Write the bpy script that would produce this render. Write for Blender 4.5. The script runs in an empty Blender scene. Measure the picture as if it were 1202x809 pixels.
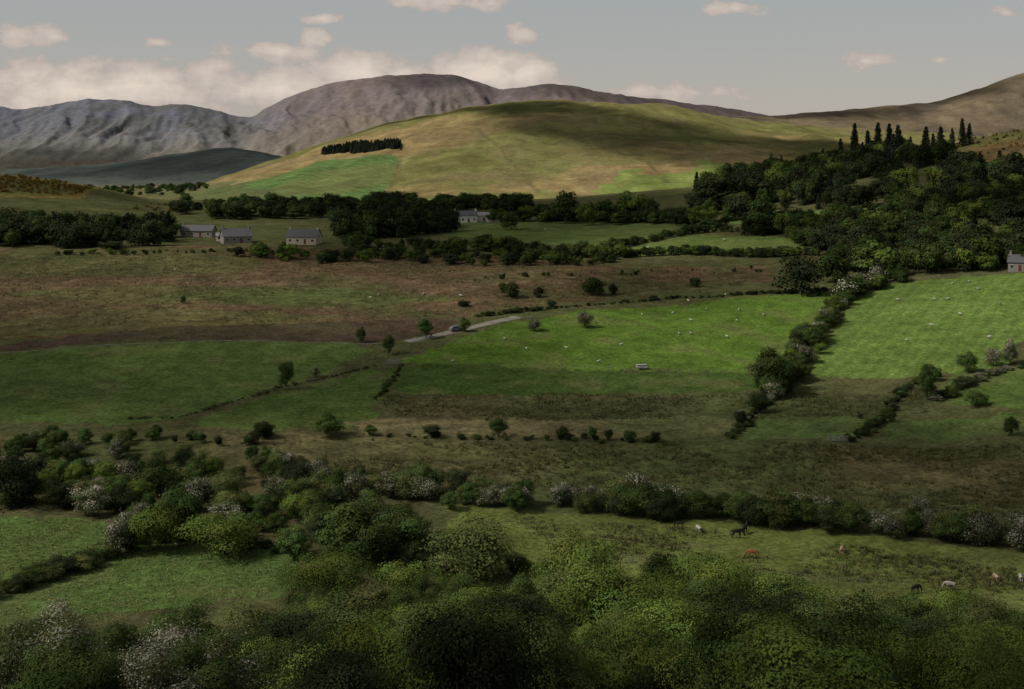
import bpy, math, random
import numpy as np
from mathutils import Vector
random.seed(7)
R = np.random.default_rng(11)
F = 1651.0; CX = 601.0; HR = 190.0
scene = bpy.context.scene
COL = scene.collection

# ------------------------------------------------------------------ noise
def _h(ix, iy, s):
    n = (ix.astype(np.int64)*374761393 + iy.astype(np.int64)*668265263 + s*144269504) & 0x7fffffff
    n = ((n ^ (n >> 13))*1274126177) & 0x7fffffff
    return ((n ^ (n >> 16)) & 0xffff)/65535.0
def vnoise(x, y, s=0):
    ix = np.floor(x); iy = np.floor(y); fx = x-ix; fy = y-iy
    fx = fx*fx*(3-2*fx); fy = fy*fy*(3-2*fy)
    a = _h(ix, iy, s); b = _h(ix+1, iy, s); c = _h(ix, iy+1, s); d = _h(ix+1, iy+1, s)
    return (a+(b-a)*fx)*(1-fy)+(c+(d-c)*fx)*fy
def fbm(x, y, s=0, o=4):
    r = 0; a = .5; t = 0
    for i in range(o):
        r = r+a*vnoise(x, y, s+i*17); t += a
        x, y = (x*1.6+y*1.2)+5.3, (y*1.6-x*1.2)+1.7; a *= .5
    return r/t
def fbm_aligned(x, y, s=0, o=4):
    r = 0; a = .5; t = 0
    for i in range(o):
        r = r+a*vnoise(x+7.7*i, y+3.1*i, s+i*17); t += a
        x, y = x*2.03, y*2.03; a *= .5
    return r/t
def sstep(a, b, x):
    t = np.clip((x-a)/(b-a), 0, 1); return t*t*(3-2*t)

# ------------------------------------------------------------------ terrain heights (world metres, eye level z=0)
def pchip(xk, yk, x):
    xk = np.asarray(xk, float); yk = np.asarray(yk, float)
    h = np.diff(xk); d = np.diff(yk)/h
    m = np.zeros_like(yk)
    for i in range(1, len(yk)-1):
        if d[i-1]*d[i] > 0:
            w1 = 2*h[i]+h[i-1]; w2 = h[i]+2*h[i-1]
            m[i] = (w1+w2)/(w1/d[i-1]+w2/d[i])
    m[0] = d[0]; m[-1] = d[-1]
    i = np.clip(np.searchsorted(xk, x)-1, 0, len(h)-1)
    t = (x-xk[i])/h[i]; t2 = t*t; t3 = t2*t
    return (2*t3-3*t2+1)*yk[i]+(t3-2*t2+t)*h[i]*m[i]+(-2*t3+3*t2)*yk[i+1]+(t3-t2)*h[i]*m[i+1]
Yk = [4,30,60,90,120,150,180,200,220,250,300,350,400,450,500,600,700,850,1000]
zc = [-2.5,-13,-25.5,-36,-46,-54,-59.5,-61,-61.5,-61.5,-59,-55.5,-50.5,-46,-42.5,-36.5,-33,-29,-28]
ov = {-900:{600:-34,700:-22,850:0,1000:15}, -400:{600:-36.3,700:-28,850:-10,1000:5},
 0:{600:-36.3,700:-30,850:-17,1000:-9}, 100:{700:-32,850:-22,1000:-17}, 200:{}, 300:{},400:{},500:{},600:{},
 700:{850:-27,1000:-24}, 800:{600:-35,700:-31,850:-24,1000:-19},
 900:{400:-50,450:-45,500:-41,600:-33,700:-27.5,850:-16.5,1000:-11},
 1000:{400:-49,450:-43.5,500:-38.5,600:-30,700:-22.5,850:-8,1000:-2},
 1100:{350:-53.5,400:-47,450:-40.5,500:-35,600:-25,700:-14.5,850:4,1000:10},
 1200:{300:-57,350:-52,400:-45,450:-38,500:-32.5,600:-20,700:-8,850:12,1000:22},
 1600:{300:-52,350:-46,400:-38,450:-30,500:-22,600:-6,700:10,850:35,1000:50},
 2200:{300:-48,350:-38,400:-28,450:-18,500:-10,600:6,700:25,850:50,1000:70}}
cpx = sorted(ov)
Z = np.array([[ov[c].get(y, z) for y, z in zip(Yk, zc)] for c in cpx], float)
def P(s):
    a = np.array(s, float).reshape(-1, 2); return a[:, 0], a[:, 1]
S2x, S2y = P([-900,225,-400,225,0,222,200,220,230,217,260,208,300,193,350,178,400,163,470,143,530,132,600,124,680,121,760,125,830,133,900,143,1000,152,1100,158,1200,165,1600,150,2200,120])
S4x, S4y = P([-900,190,-400,205,0,203,30,200,100,196,180,186,230,178,270,174,300,178,335,185,400,195,600,155,800,155,850,143,870,138.5,900,137,960,133,1050,126,1100,120,1150,105,1202,86,1300,60,1600,30,2200,20])
S3x, S3y = P([-900,100,-400,110,-100,120,0,127,20,128,60,124,100,118,150,120,180,126,205,124,250,130,280,138,295,137,310,128,340,115,380,100,430,93,470,88,530,88,560,94,590,104,615,104,640,99,680,103,720,110,780,118,850,125,905,136,950,150,1100,140,1202,120,1600,60,2200,50])
Bx, By = P([-900,240,0,232,200,238,600,236,800,228,900,215,1000,205,1100,195,1200,180,1600,150,2200,120])
pxs = np.arange(-900, 2201, 5.0)
lY = np.linspace(math.log(4), math.log(15000), 900)
T = np.zeros((len(lY), len(pxs)))
znear = np.array([pchip(cpx, Z[:, j], pxs) for j in range(len(Yk))])
s2 = pchip(S2x, S2y, pxs); s4 = pchip(S4x, S4y, pxs); s3 = pchip(S3x, S3y, pxs); bb = pchip(Bx, By, pxs)
def rz(row, Y): return (HR-row)/F*Y
for i, p in enumerate(pxs):
    S = s2[i]; B = bb[i]; S4 = s4[i]; S3 = s3[i]
    k5 = 198 if p < 340 else S4+18
    lo = 198 if p < 900 else S3+40
    fy = [1300, 1650, 2000, 2300, 2600, 3200, 4200, 5200, 6000, 6500, 7000, 9000, 15000]
    fr = [B, B-(B-S)*.36, B-(B-S)*.68, B-(B-S)*.89, S, min(S+12, 216), S4, k5, S3+(lo-S3)*.5, S3+(lo-S3)*.22, S3, S3+35, 189]
    Ys = Yk+fy
    zs = list(znear[:, i])+[rz(r, y) for r, y in zip(fr, fy)]
    T[:, i] = pchip(np.log(Ys), zs, lY)
def H(x, Y):
    x = np.asarray(x, float); Y = np.maximum(np.asarray(Y, float), 4.0)
    px = CX+F*x/Y
    a = np.clip((px-pxs[0])/5.0, 0, len(pxs)-1.001); b = np.clip((np.log(Y)-lY[0])/(lY[1]-lY[0]), 0, len(lY)-1.001)
    ia = a.astype(int); ib = b.astype(int); fa = a-ia; fb = b-ib
    z = (T[ib, ia]*(1-fa)+T[ib, ia+1]*fa)*(1-fb)+(T[ib+1, ia]*(1-fa)+T[ib+1, ia+1]*fa)*fb
    near = 1-sstep(1000, 1500, Y)
    z = z+near*sstep(20, 80, Y)*((fbm(x/45, Y/45, 3, 3)-.5)*2.2+(fbm(x/7, Y/7, 5, 2)-.5)*.45)
    mid = sstep(1200, 1800, Y)*(1-sstep(4600, 5400, Y))
    z = z+mid*((fbm(x/220, Y/500, 8, 4)-.5)*20+(fbm_aligned(x/45, Y/160, 9, 3)-.5)*9)
    far = sstep(5000, 5900, Y)
    if np.any(far > 0):
        cr = 1-.72*np.exp(-((Y-7000)/420.0)**2)
        wx = x+fbm(x/500, Y/500, 2, 2)*260+(Y-7000)*.18
        rg = 1-np.abs(2*fbm_aligned(wx/380, Y/1700, 21, 4)-1)
        rg2 = 1-np.abs(2*fbm_aligned(wx/95, Y/620, 25, 3)-1)
        z = z+far*cr*((rg-.75)*85+(rg2-.75)*36+(fbm(x/30, Y/90, 31, 3)-.5)*20)
    return z
_Yt = np.exp(np.linspace(math.log(25), math.log(9000), 6000))
def G(px, py, ymin=25):
    x = (px-CX)/F*_Yt
    row = HR-F*H(x, _Yt)/_Yt
    ok = np.where((row <= py) & (_Yt >= ymin))[0]
    k = ok[0] if len(ok) else len(_Yt)-1
    return float(x[k]), float(_Yt[k])
def gz(x, y): return float(H(np.array([x]), np.array([y]))[0])

# ------------------------------------------------------------------ helpers
def pip(x, y, poly):
    ins = np.zeros(x.shape, bool); n = len(poly)
    for i in range(n):
        x1, y1 = poly[i]; x2, y2 = poly[(i+1) % n]
        if y1 == y2: continue
        c = ((y1 > y) != (y2 > y)) & (x < (x2-x1)*(y-y1)/(y2-y1)+x1)
        ins ^= c
    return ins
def PW(flat, ymin=25):
    return [G(flat[i], flat[i+1], ymin) for i in range(0, len(flat), 2)]
def new_mesh(name, V, Fq, mats=(), col=None, midx=None, smooth=False):
    me = bpy.data.meshes.new(name)
    V = np.asarray(V, np.float32); Fq = np.asarray(Fq, np.int32); k = Fq.shape[1]
    me.vertices.add(len(V)); me.vertices.foreach_set("co", V.ravel())
    me.loops.add(Fq.size); me.loops.foreach_set("vertex_index", Fq.ravel())
    me.polygons.add(len(Fq)); me.polygons.foreach_set("loop_start", np.arange(0, Fq.size, k, dtype=np.int32))
    for m in mats: me.materials.append(m)
    if midx is not None: me.polygons.foreach_set("material_index", np.asarray(midx, np.int32))
    me.polygons.foreach_set("use_smooth", np.full(len(Fq), smooth, bool))
    me.update(calc_edges=True)
    if col is not None:
        at = me.color_attributes.new("Col", 'FLOAT_COLOR', 'POINT')
        c = np.ones((len(V), 4), np.float32); c[:, :3] = col
        at.data.foreach_set("color", c.ravel())
    return me
def add(name, me, parent=None, loc=None, rot=None, scale=None):
    o = bpy.data.objects.new(name, me)
    COL.objects.link(o)
    if loc is not None: o.location = loc
    if rot is not None: o.rotation_euler = rot
    if scale is not None: o.scale = scale
    if parent is not None: o.parent = parent
    return o
def node_mat(name):
    m = bpy.data.materials.new(name); m.use_nodes = True
    nt = m.node_tree; nt.nodes.clear()
    return m, nt, nt.nodes.new("ShaderNodeOutputMaterial")
def simple_mat(name, c, rough=.85, nscale=3.0, var=.25):
    m, nt, out = node_mat(name)
    b = nt.nodes.new("ShaderNodeBsdfPrincipled"); b.inputs["Roughness"].default_value = rough
    b.inputs["Specular IOR Level"].default_value = .2
    t = nt.nodes.new("ShaderNodeTexCoord"); n = nt.nodes.new("ShaderNodeTexNoise"); n.inputs["Scale"].default_value = nscale
    n.inputs["Detail"].default_value = 5
    r = nt.nodes.new("ShaderNodeValToRGB")
    r.color_ramp.elements[0].position = .3; r.color_ramp.elements[1].position = .7
    r.color_ramp.elements[0].color = [v*(1-var) for v in c]+[1]; r.color_ramp.elements[1].color = [min(1, v*(1+var)) for v in c]+[1]
    nt.links.new(t.outputs["Object"], n.inputs["Vector"]); nt.links.new(n.outputs["Fac"], r.inputs["Fac"])
    nt.links.new(r.outputs[0], b.inputs["Base Color"]); nt.links.new(b.outputs[0], out.inputs[0])
    return m
def ground_mat():
    m, nt, out = node_mat("ground_vegetation")
    b = nt.nodes.new("ShaderNodeBsdfDiffuse"); b.inputs["Roughness"].default_value = .6
    a = nt.nodes.new("ShaderNodeAttribute"); a.attribute_name = "Col"
    tc = nt.nodes.new("ShaderNodeTexCoord")
    prev = a.outputs["Color"]
    hs = []
    for sc, lo, hi in ((.03, .84, 1.16), (.2, .76, 1.24), (1.1, .62, 1.38)):
        n = nt.nodes.new("ShaderNodeTexNoise"); n.inputs["Scale"].default_value = sc; n.inputs["Detail"].default_value = 4
        nt.links.new(tc.outputs["Object"], n.inputs["Vector"])
        mr = nt.nodes.new("ShaderNodeMapRange"); mr.inputs[1].default_value = .3; mr.inputs[2].default_value = .7
        mr.inputs[3].default_value = lo; mr.inputs[4].default_value = hi
        nt.links.new(n.outputs["Fac"], mr.inputs[0])
        v = nt.nodes.new("ShaderNodeVectorMath"); v.operation = 'SCALE'
        nt.links.new(prev, v.inputs[0]); nt.links.new(mr.outputs[0], v.inputs["Scale"]); prev = v.outputs[0]
        hs.append(n)
    nt.links.new(prev, b.inputs["Color"])
    bp = nt.nodes.new("ShaderNodeBump"); bp.inputs["Strength"].default_value = .7; bp.inputs["Distance"].default_value = .4
    nt.links.new(hs[2].outputs["Fac"], bp.inputs["Height"]); nt.links.new(bp.outputs[0], b.inputs["Normal"])
    nt.links.new(b.outputs[0], out.inputs[0])
    return m
def leaf_mat(name, trans):
    m, nt, out = node_mat(name)
    a = nt.nodes.new("ShaderNodeAttribute"); a.attribute_name = "Col"
    oi = nt.nodes.new("ShaderNodeObjectInfo")
    mr = nt.nodes.new("ShaderNodeMapRange"); mr.inputs[3].default_value = .6; mr.inputs[4].default_value = 1.25
    nt.links.new(oi.outputs["Random"], mr.inputs[0])
    v = nt.nodes.new("ShaderNodeVectorMath"); v.operation = 'SCALE'
    nt.links.new(a.outputs["Color"], v.inputs[0]); nt.links.new(mr.outputs[0], v.inputs["Scale"])
    d = nt.nodes.new("ShaderNodeBsdfDiffuse"); nt.links.new(v.outputs[0], d.inputs[0])
    if trans:
        t = nt.nodes.new("ShaderNodeBsdfTranslucent"); mx = nt.nodes.new("ShaderNodeMixShader")
        mx.inputs[0].default_value = trans
        nt.links.new(v.outputs[0], t.inputs[0])
        nt.links.new(d.outputs[0], mx.inputs[1]); nt.links.new(t.outputs[0], mx.inputs[2]); nt.links.new(mx.outputs[0], out.inputs[0])
    else: nt.links.new(d.outputs[0], out.inputs[0])
    return m
M_ground = ground_mat(); M_leaf = leaf_mat("foliage", .18); M_leaf2 = leaf_mat("distant_foliage", 0)
M_bark = simple_mat("bark", (.11, .095, .075), .95, 4)

# ------------------------------------------------------------------ land cover
FIELDS = [
 ([-300,215,-60,207,60,211,115,222,95,234,0,232,-300,240], (.17,.125,.04), 'moor'),
 ([1090,184,1140,163,1202,153,1400,150,1400,190,1202,188,1150,196], (.15,.10,.045), 'moor'),
 ([-300,300,0,292,300,288,560,300,720,312,900,312,910,330,720,352,560,372,300,385,0,400,-300,405], (.118,.083,.048), 'moor'),
 ([-300,378,0,378,150,362,300,366,420,372,300,381,0,396,-300,400], (.11,.12,.042), 'moor'),
 ([200,326,420,330,600,322,700,330,560,345,300,345], (.14,.10,.06), 'moor'),
 ([0,345,180,335,420,340,560,350,400,360,120,356], (.095,.11,.042), 'moor'),
 ([-300,505,0,505,440,512,840,516,1202,522,1500,520,1500,600,1202,645,800,605,540,595,0,600,-300,600], (.10,.10,.045), 'rough'),
 ([480,522,800,522,1202,530,1202,560,900,575,700,560,500,548], (.112,.116,.046), 'rough'),
 ([900,520,1202,520,1202,600,1000,590], (.112,.10,.046), 'rough'),
 ([430,462,520,466,640,462,700,470,860,462,930,468,1080,455,1090,485,850,488,470,490,430,480], (.076,.078,.036), 'rough'),
 ([-300,430,0,415,120,404,300,401,410,404,442,411,400,428,330,455,215,490,150,497,0,497,-300,497], (.092,.14,.04), 'grass'),
 ([215,500,330,460,442,432,452,450,440,497,330,505], (.075,.118,.032), 'grass'),
 ([-300,425,0,406,120,391,300,381,500,374,545,376,520,390,470,400,410,402,300,398,120,402,0,413,-300,428], (.078,.056,.04), 'soil'),
 ([470,425,560,390,620,376,700,363,850,352,975,342,985,350,945,385,932,410,880,437,700,434,520,430], (.09,.155,.028), 'grass'),
 ([450,431,700,434,880,438,935,440,900,457,650,464,480,464,450,450], (.058,.095,.025), 'grass'),
 ([1000,350,1060,331,1202,320,1500,300,1500,400,1202,400,1180,428,1130,440,940,440,962,410,990,370], (.105,.16,.04), 'stripe'),
 ([1105,442,1202,432,1500,430,1500,485,1202,480,1100,470], (.078,.124,.032), 'grass'),
 ([400,496,470,491,850,488,880,490,840,514,700,515,440,511], (.175,.155,.08), 'rough'),
 ([882,490,1030,490,1010,514,862,516], (.10,.145,.048), 'stripe'),
 ([1040,490,1202,486,1400,486,1400,512,1202,512,1030,514], (.082,.12,.038), 'grass'),
 ([520,594,700,602,850,612,1000,626,1202,648,1500,650,1500,745,1202,740,1100,730,900,705,760,680,560,655], (.132,.16,.045), 'grass'),
 ([-300,600,0,606,115,612,140,638,60,668,0,690,-300,700], (.072,.14,.034), 'grass'),
 ([-300,712,0,700,60,680,180,634,352,652,360,690,200,715,60,725,0,748,-300,760], (.06,.125,.03), 'grass'),
 ([545,682,650,692,640,735,550,735], (.062,.12,.03), 'grass'),
 ([500,262,620,258,790,262,790,276,725,292,600,284,520,276], (.10,.145,.045), 'grass'),
 ([712,296,800,277,900,276,955,288,905,297,720,301], (.105,.16,.042), 'grass'),
 ([850,262,905,247,1040,242,1048,262,940,267], (.10,.155,.042), 'grass'),
 ([560,330,640,330,650,320,560,320], (.11,.105,.048), 'moor'),
]
FW = [(PW(f), c, k) for f, c, k in FIELDS]
HILL = [
 ([215,230,250,222,300,212,370,190,466,182,466,200,448,228,430,238,330,241,230,240], (.072,.13,.042), .9, 14),
 ([640,236,700,222,760,200,840,190,880,200,860,222,760,238], (.12,.175,.045), .8, 110),
 ([480,236,560,222,660,225,640,240,500,242], (.13,.155,.05), .6, 90),
 ([560,190,640,160,760,168,800,185,700,195,620,200], (.11,.115,.045), .6, 160),
 ([130,222,230,218,300,224,400,240,250,243], (.085,.10,.045), .8, 40),
 ([470,160,560,140,640,135,640,150,520,175], (.12,.095,.052), .5, 120),
]
HILLW = [(PW(f, 1150), c, w, j) for f, c, w, j in HILL]
HLINES = [[470,183,466,200,450,236], [560,150,600,190,640,232], [520,220,640,212,780,214,900,205], [640,150,760,190,840,222], [740,130,900,180]]
def land_colour(x, y):
    n = len(x); c = np.zeros((n, 3))
    big = fbm(x/60, y/60, 41, 4)[:, None]; sm = fbm(x/9, y/9, 43, 4)[:, None]; tiny = fbm(x/2.2, y/2.2, 44, 3)[:, None]
    base = np.array((.078, .09, .036))*(1-big)+np.array((.09, .085, .042))*big
    c[:] = base*(.75+.5*sm)
    jx = x+(fbm(x/5, y/5, 51, 2)-.5)*5; jy = y+(fbm(x/5, y/5, 57, 2)-.5)*6
    nr = np.where(y < 1150)[0]
    for poly, col, kind in FW:
        ins = nr[pip(jx[nr], jy[nr], poly)]
        if not len(ins): continue
        b = sm[ins]; t = tiny[ins]; g = big[ins]; xx = x[ins][:, None]; yy = y[ins][:, None]
        cc = np.array(col)[None]*np.ones((len(ins), 1))
        if kind == 'grass':
            cc = cc*(.7+.6*g)*(.8+.4*b)*(.84+.32*t)
            w = sstep(.54, .7, b); cc = cc*(1-w*.4)+np.array((.115, .11, .05))*w*.4
            w = sstep(.54, .68, g); cc = cc*(1-w*.3)+np.array((.115, .12, .05))*w*.3
        elif kind == 'stripe':
            s = np.sin((xx-.55*yy)*2*math.pi/4.2+fbm(xx/20, yy/20, 3, 2)*3)
            cc = cc*(.74+.52*g)*(1+.08*s)*(.88+.24*t)
        elif kind == 'soil':
            cc = cc*(.7+.6*b)*(.75+.5*t)
            w = sstep(.52, .62, g); cc = cc*(1-.4*w)+np.array((.075, .08, .035))*.4*w
        else:
            w = sstep(.42, .62, b); w2 = sstep(.48, .68, g); w3 = sstep(.5, .36, g)
            cc = cc*(1-.5*w)+np.array((.055, .056, .026))*.5*w
            cc = cc*(1-.45*w2)+np.array((.15, .12, .062))*.45*w2
            cc = cc*(1-.5*w3)+np.array((.075, .105, .036))*.5*w3
            cc = cc*(.55+.9*t)
        c[ins] = cc
    far = sstep(1050, 1350, y)[:, None]
    hn = fbm(x/230, y/420, 61, 5)[:, None]; h2 = fbm(x/50, y/130, 63, 4)[:, None]; h3 = fbm(x/14, y/40, 65, 3)[:, None]
    hill = np.array((.205, .16, .076))*(1-sstep(.42, .6, hn))+np.array((.125, .125, .048))*sstep(.42, .6, hn)
    w = sstep(.54, .66, h2); hill = hill*(1-w*.5)+np.array((.09, .07, .042))*w*.5
    hill = hill*(.55+.9*h2)*(.75+.5*h3)
    px = (CX+F*x/np.maximum(y, 1))[:, None]; yy = y[:, None]
    c = c*(1-far)+hill*far
    idx = np.where((y > 1150) & (y < 3200))[0]
    for poly, col, w, jit in HILLW:
        jx2 = x[idx]+(fbm(x[idx]/60, y[idx]/60, 71, 3)-.5)*jit; jy2 = y[idx]+(fbm(x[idx]/60, y[idx]/60, 73, 3)-.5)*jit*2
        ins = idx[pip(jx2, jy2, poly)]
        cc = np.array(col)[None]*(.6+.8*h2[ins])*(.75+.5*h3[ins])
        if w == .9:
            cc = cc*(1+.18*np.sin((x[ins]+.5*y[ins]+30*h2[ins][:, 0])*2*math.pi/15)[:, None])
            k = sstep(.55, .66, hn[ins]); cc = cc*(1-.4*k)+np.array((.15, .125, .06))*.4*k
        c[ins] = c[ins]*(1-w)+cc*w
    for fl in HLINES:
        pts = PW(fl, 1150)
        for (ax, ay), (bx_, by_) in zip(pts[:-1], pts[1:]):
            dx, dy = bx_-ax, by_-ay; L2 = dx*dx+dy*dy
            t = np.clip(((x[idx]-ax)*dx+(y[idx]-ay)*dy)/L2, 0, 1)
            d = np.hypot(x[idx]-ax-t*dx, y[idx]-ay-t*dy)
            k = .5*np.exp(-(d/3.0)**2)*(h3[idx][:, 0] > .42)
            c[idx] = c[idx]*(1-k[:, None])+np.array((.05, .05, .03))*k[:, None]
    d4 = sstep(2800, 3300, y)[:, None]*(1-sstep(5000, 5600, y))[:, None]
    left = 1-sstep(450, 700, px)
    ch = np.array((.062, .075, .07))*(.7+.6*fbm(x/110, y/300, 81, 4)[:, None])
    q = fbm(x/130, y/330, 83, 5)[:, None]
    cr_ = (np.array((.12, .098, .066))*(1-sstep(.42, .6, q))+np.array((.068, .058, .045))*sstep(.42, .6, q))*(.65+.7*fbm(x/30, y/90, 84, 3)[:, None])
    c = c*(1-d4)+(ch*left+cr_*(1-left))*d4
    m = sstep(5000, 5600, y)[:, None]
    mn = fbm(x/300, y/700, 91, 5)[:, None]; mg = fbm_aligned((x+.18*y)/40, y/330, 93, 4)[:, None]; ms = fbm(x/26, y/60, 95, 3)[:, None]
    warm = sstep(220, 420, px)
    mt = (np.array((.115, .124, .155))*(1-warm)+np.array((.145, .122, .128))*warm)*(.5+.36*mn+.42*mg+.24*ms)  # blue-grey distance haze painted into the mountain base colour
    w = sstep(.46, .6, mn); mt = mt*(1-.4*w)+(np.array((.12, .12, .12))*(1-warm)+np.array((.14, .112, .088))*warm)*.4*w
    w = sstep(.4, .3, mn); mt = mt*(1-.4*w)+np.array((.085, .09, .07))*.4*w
    low_haze = 1-sstep(5300, 6500, yy)
    mt = mt*(1-.6*low_haze)+np.array((.19, .17, .12))*(.8+.4*mg)*.6*low_haze  # lower slopes blended towards a painted pale haze tone
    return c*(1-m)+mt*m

# ------------------------------------------------------------------ terrain mesh
pc = np.concatenate([np.linspace(-900, -60, 70, endpoint=False), np.linspace(-60, 1262, 700), np.linspace(1262, 2200, 71)[1:]])
ry = np.concatenate([np.exp(np.linspace(math.log(4), math.log(80), 60, endpoint=False)),
     np.exp(np.linspace(math.log(80), math.log(1100), 600, endpoint=False)),
     np.exp(np.linspace(math.log(1100), math.log(7400), 460, endpoint=False)),
     np.exp(np.linspace(math.log(7400), math.log(15000), 25))])
UU, YY = np.meshgrid((pc-CX)/F, ry)
X = (UU*YY).ravel(); Yf = YY.ravel()
Zt = H(X, Yf)
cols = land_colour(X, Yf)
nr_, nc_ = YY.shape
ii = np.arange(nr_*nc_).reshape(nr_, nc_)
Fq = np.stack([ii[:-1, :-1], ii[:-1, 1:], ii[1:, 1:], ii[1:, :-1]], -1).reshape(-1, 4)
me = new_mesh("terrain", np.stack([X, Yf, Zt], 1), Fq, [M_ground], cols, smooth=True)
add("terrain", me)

# ------------------------------------------------------------------ trees
def tube(p0, p1, r0, r1, n=5, seg=3, wob=.0, rng=None):
    p0 = np.array(p0, float); p1 = np.array(p1, float)
    d = p1-p0; L = np.linalg.norm(d)+1e-6; d /= L
    a = np.cross(d, [0.3, .9, .1]); a /= np.linalg.norm(a); b = np.cross(d, a)
    V = []
    for s in range(seg+1):
        t = s/seg; c = p0+(p1-p0)*t
        if rng is not None and 0 < s < seg: c = c+rng.normal(0, wob, 3)
        r = r0+(r1-r0)*t
        for k in range(n):
            an = 2*math.pi*k/n; V.append(c+(a*math.cos(an)+b*math.sin(an))*r)
    Fc = [[s*n+k, s*n+(k+1) % n, (s+1)*n+(k+1) % n, (s+1)*n+k] for s in range(seg) for k in range(n)]
    return np.array(V), np.array(Fc)
def unit(v): return v/(np.linalg.norm(v, axis=1, keepdims=True)+1e-9)
def leaf_quads(c, nrm, L, W, rng):
    n = len(c); nrm = unit(nrm)
    t = unit(np.cross(nrm, rng.normal(size=(n, 3)))); b = np.cross(nrm, t)
    L = L*rng.uniform(.6, 1.3, (n, 1)); W = W*rng.uniform(.6, 1.3, (n, 1))
    V = np.stack([c-t*L/2, c-b*W/2+t*L*.1, c+t*L/2, c+b*W/2+t*L*.1], 1).reshape(-1, 3)
    return V, np.arange(4*n).reshape(n, 4)
def assemble(name, tubes, LV, LF, LC, lm=None):
    V = [LV]; Fc = [LF]; C = [LC]; mi = [np.zeros(len(LF), int)]; o = len(LV)
    for v, f in tubes:
        V.append(v); Fc.append(f+o); C.append(np.tile([[.09, .075, .055]], (len(v), 1))); mi.append(np.ones(len(f), int)); o += len(v)
    return new_mesh(name, np.concatenate(V), np.concatenate(Fc), [lm or M_leaf, M_bark], np.concatenate(C), np.concatenate(mi))
def make_tree(name, seed, Hh, Wd, ncl, nleaf, L, col, base=.15, blossom=0, twig=12, spiky=0., bcol=(.5, .47, .39), lm=None, cr=(.09, .2), cv=(.68, 1.4)):
    rng = np.random.default_rng(seed)
    zb = base*Hh; hc = Hh-zb; cen = np.array([0, 0, zb+hc*.42])
    d = unit(rng.normal(size=(ncl, 3))+np.array([0, 0, .15])); r = rng.uniform(.15, 1, (ncl, 1))**.5
    rad = np.array([Wd/2, Wd/2, hc/2])*.78
    lob = 1+.22*np.sin(np.arctan2(d[:, 1], d[:, 0])*2+rng.uniform(0, 6))+.15*np.sin(np.arctan2(d[:, 1], d[:, 0])*3+rng.uniform(0, 6))
    cp = d*r*rad*lob[:, None]
    cp[:, 2] *= rng.uniform(.8, 1.15, ncl)
    cp += cen
    cp[:, 2] = np.maximum(cp[:, 2], zb+.05*Hh)
    rc = Wd*rng.uniform(cr[0], cr[1], ncl)
    w = rc**2; cnt = np.maximum(8, (nleaf*w/w.sum()).astype(int))
    who = np.repeat(np.arange(ncl), cnt); n = len(who)
    dd = unit(rng.normal(size=(n, 3))+np.array([0, 0, .55]))
    sh = .66+.42*rng.uniform(0, 1, (n, 1))**.8
    st = 1+spiky*(rng.uniform(0, 1, (n, 1))**6)*2
    lump = 1+.4*(vnoise(dd[:, 0]*2.5+who*3.1, dd[:, 1]*2.5+dd[:, 2]*2.1, 5)-.5)[:, None]
    pos = cp[who]+dd*rc[who][:, None]*sh*st*lump*np.array([1.05, 1.05, .78])
    outw = unit(pos-cen)
    nrm = dd*1.4+outw*.4+rng.normal(size=(n, 3))*.26+np.array([0, 0, .25])
    V, Fc = leaf_quads(pos, nrm, L, L*.66, rng)
    cb = rng.uniform(cv[0], cv[1], ncl); hue = rng.uniform(-1, 1, ncl)
    C = np.array(col)[None]*cb[who][:, None]*rng.uniform(.88, 1.14, (n, 1))
    C[:, 0] *= 1+.18*hue[who]
    if blossom > 0:
        pf = np.clip(blossom*rng.uniform(0, 2.2, ncl), 0, .9)
        pf = pf[who]*(.35+.9*np.clip((pos[:, 2]-zb)/hc, 0, 1))
        isb = rng.uniform(0, 1, n) < pf
        C[isb] = np.array(bcol)*rng.uniform(.6, 1.1, (isb.sum(), 1))
    tubes = [tube((0, 0, -.6), (rng.normal(0, .12), rng.normal(0, .12), zb+hc*.55), Hh*.026, Hh*.010, 6, 5, .06, rng)]
    for i in rng.permutation(ncl)[:twig]:
        z0 = rng.uniform(.5, 1)*zb+rng.uniform(0, .3)*hc
        tubes.append(tube((0, 0, z0), cp[i], Hh*.010, Hh*.003, 4, 3, .12, rng))
    return assemble(name, tubes, V, Fc, np.repeat(C, 4, 0), lm)
def make_conifer(name, seed, Hh, Wd, nl, per, L, col):
    rng = np.random.default_rng(seed); C0 = []; N0 = []
    tubes = [tube((0, 0, -.6), (0, 0, Hh*.98), Hh*.016, .02, 5, 4)]
    for i in range(nl):
        t = (i/nl)**.95; z = Hh*(.04+.94*t); rr = Wd/2*(1-t)**.8*rng.uniform(.75, 1.15)+.15
        nb = rng.integers(6, 9)
        for k in range(nb):
            a = rng.uniform(0, 6.283); r1 = rr*rng.uniform(.7, 1.15)
            s = rng.uniform(0, 1, per)**.7
            p = np.stack([np.cos(a)*r1*s, np.sin(a)*r1*s, z-.35*r1*s+.15*r1*s*s], 1)+rng.normal(0, .2, (per, 3))*(Hh/14)
            C0.append(p); N0.append(rng.normal(size=(per, 3))*.6+np.array([np.cos(a)*.4, np.sin(a)*.4, .8]))
    c = np.concatenate(C0); nn = np.concatenate(N0)
    V, Fc = leaf_quads(c, nn, L, L*.5, rng)
    C = np.array(col)[None]*rng.uniform(.6, 1.4, (len(c), 1))
    return assemble(name, tubes, V, Fc, np.repeat(C, 4, 0), M_leaf2)
ASH = (.11, .16, .036); ALD = (.064, .1, .03); WIL = (.108, .135, .046); HAW = (.08, .10, .04); OAK = (.115, .158, .036); DRK = (.038, .052, .024)
LIB = {}
def lib(kind, lod, H0, meshes): LIB[(kind, lod)] = (H0, meshes)
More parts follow.
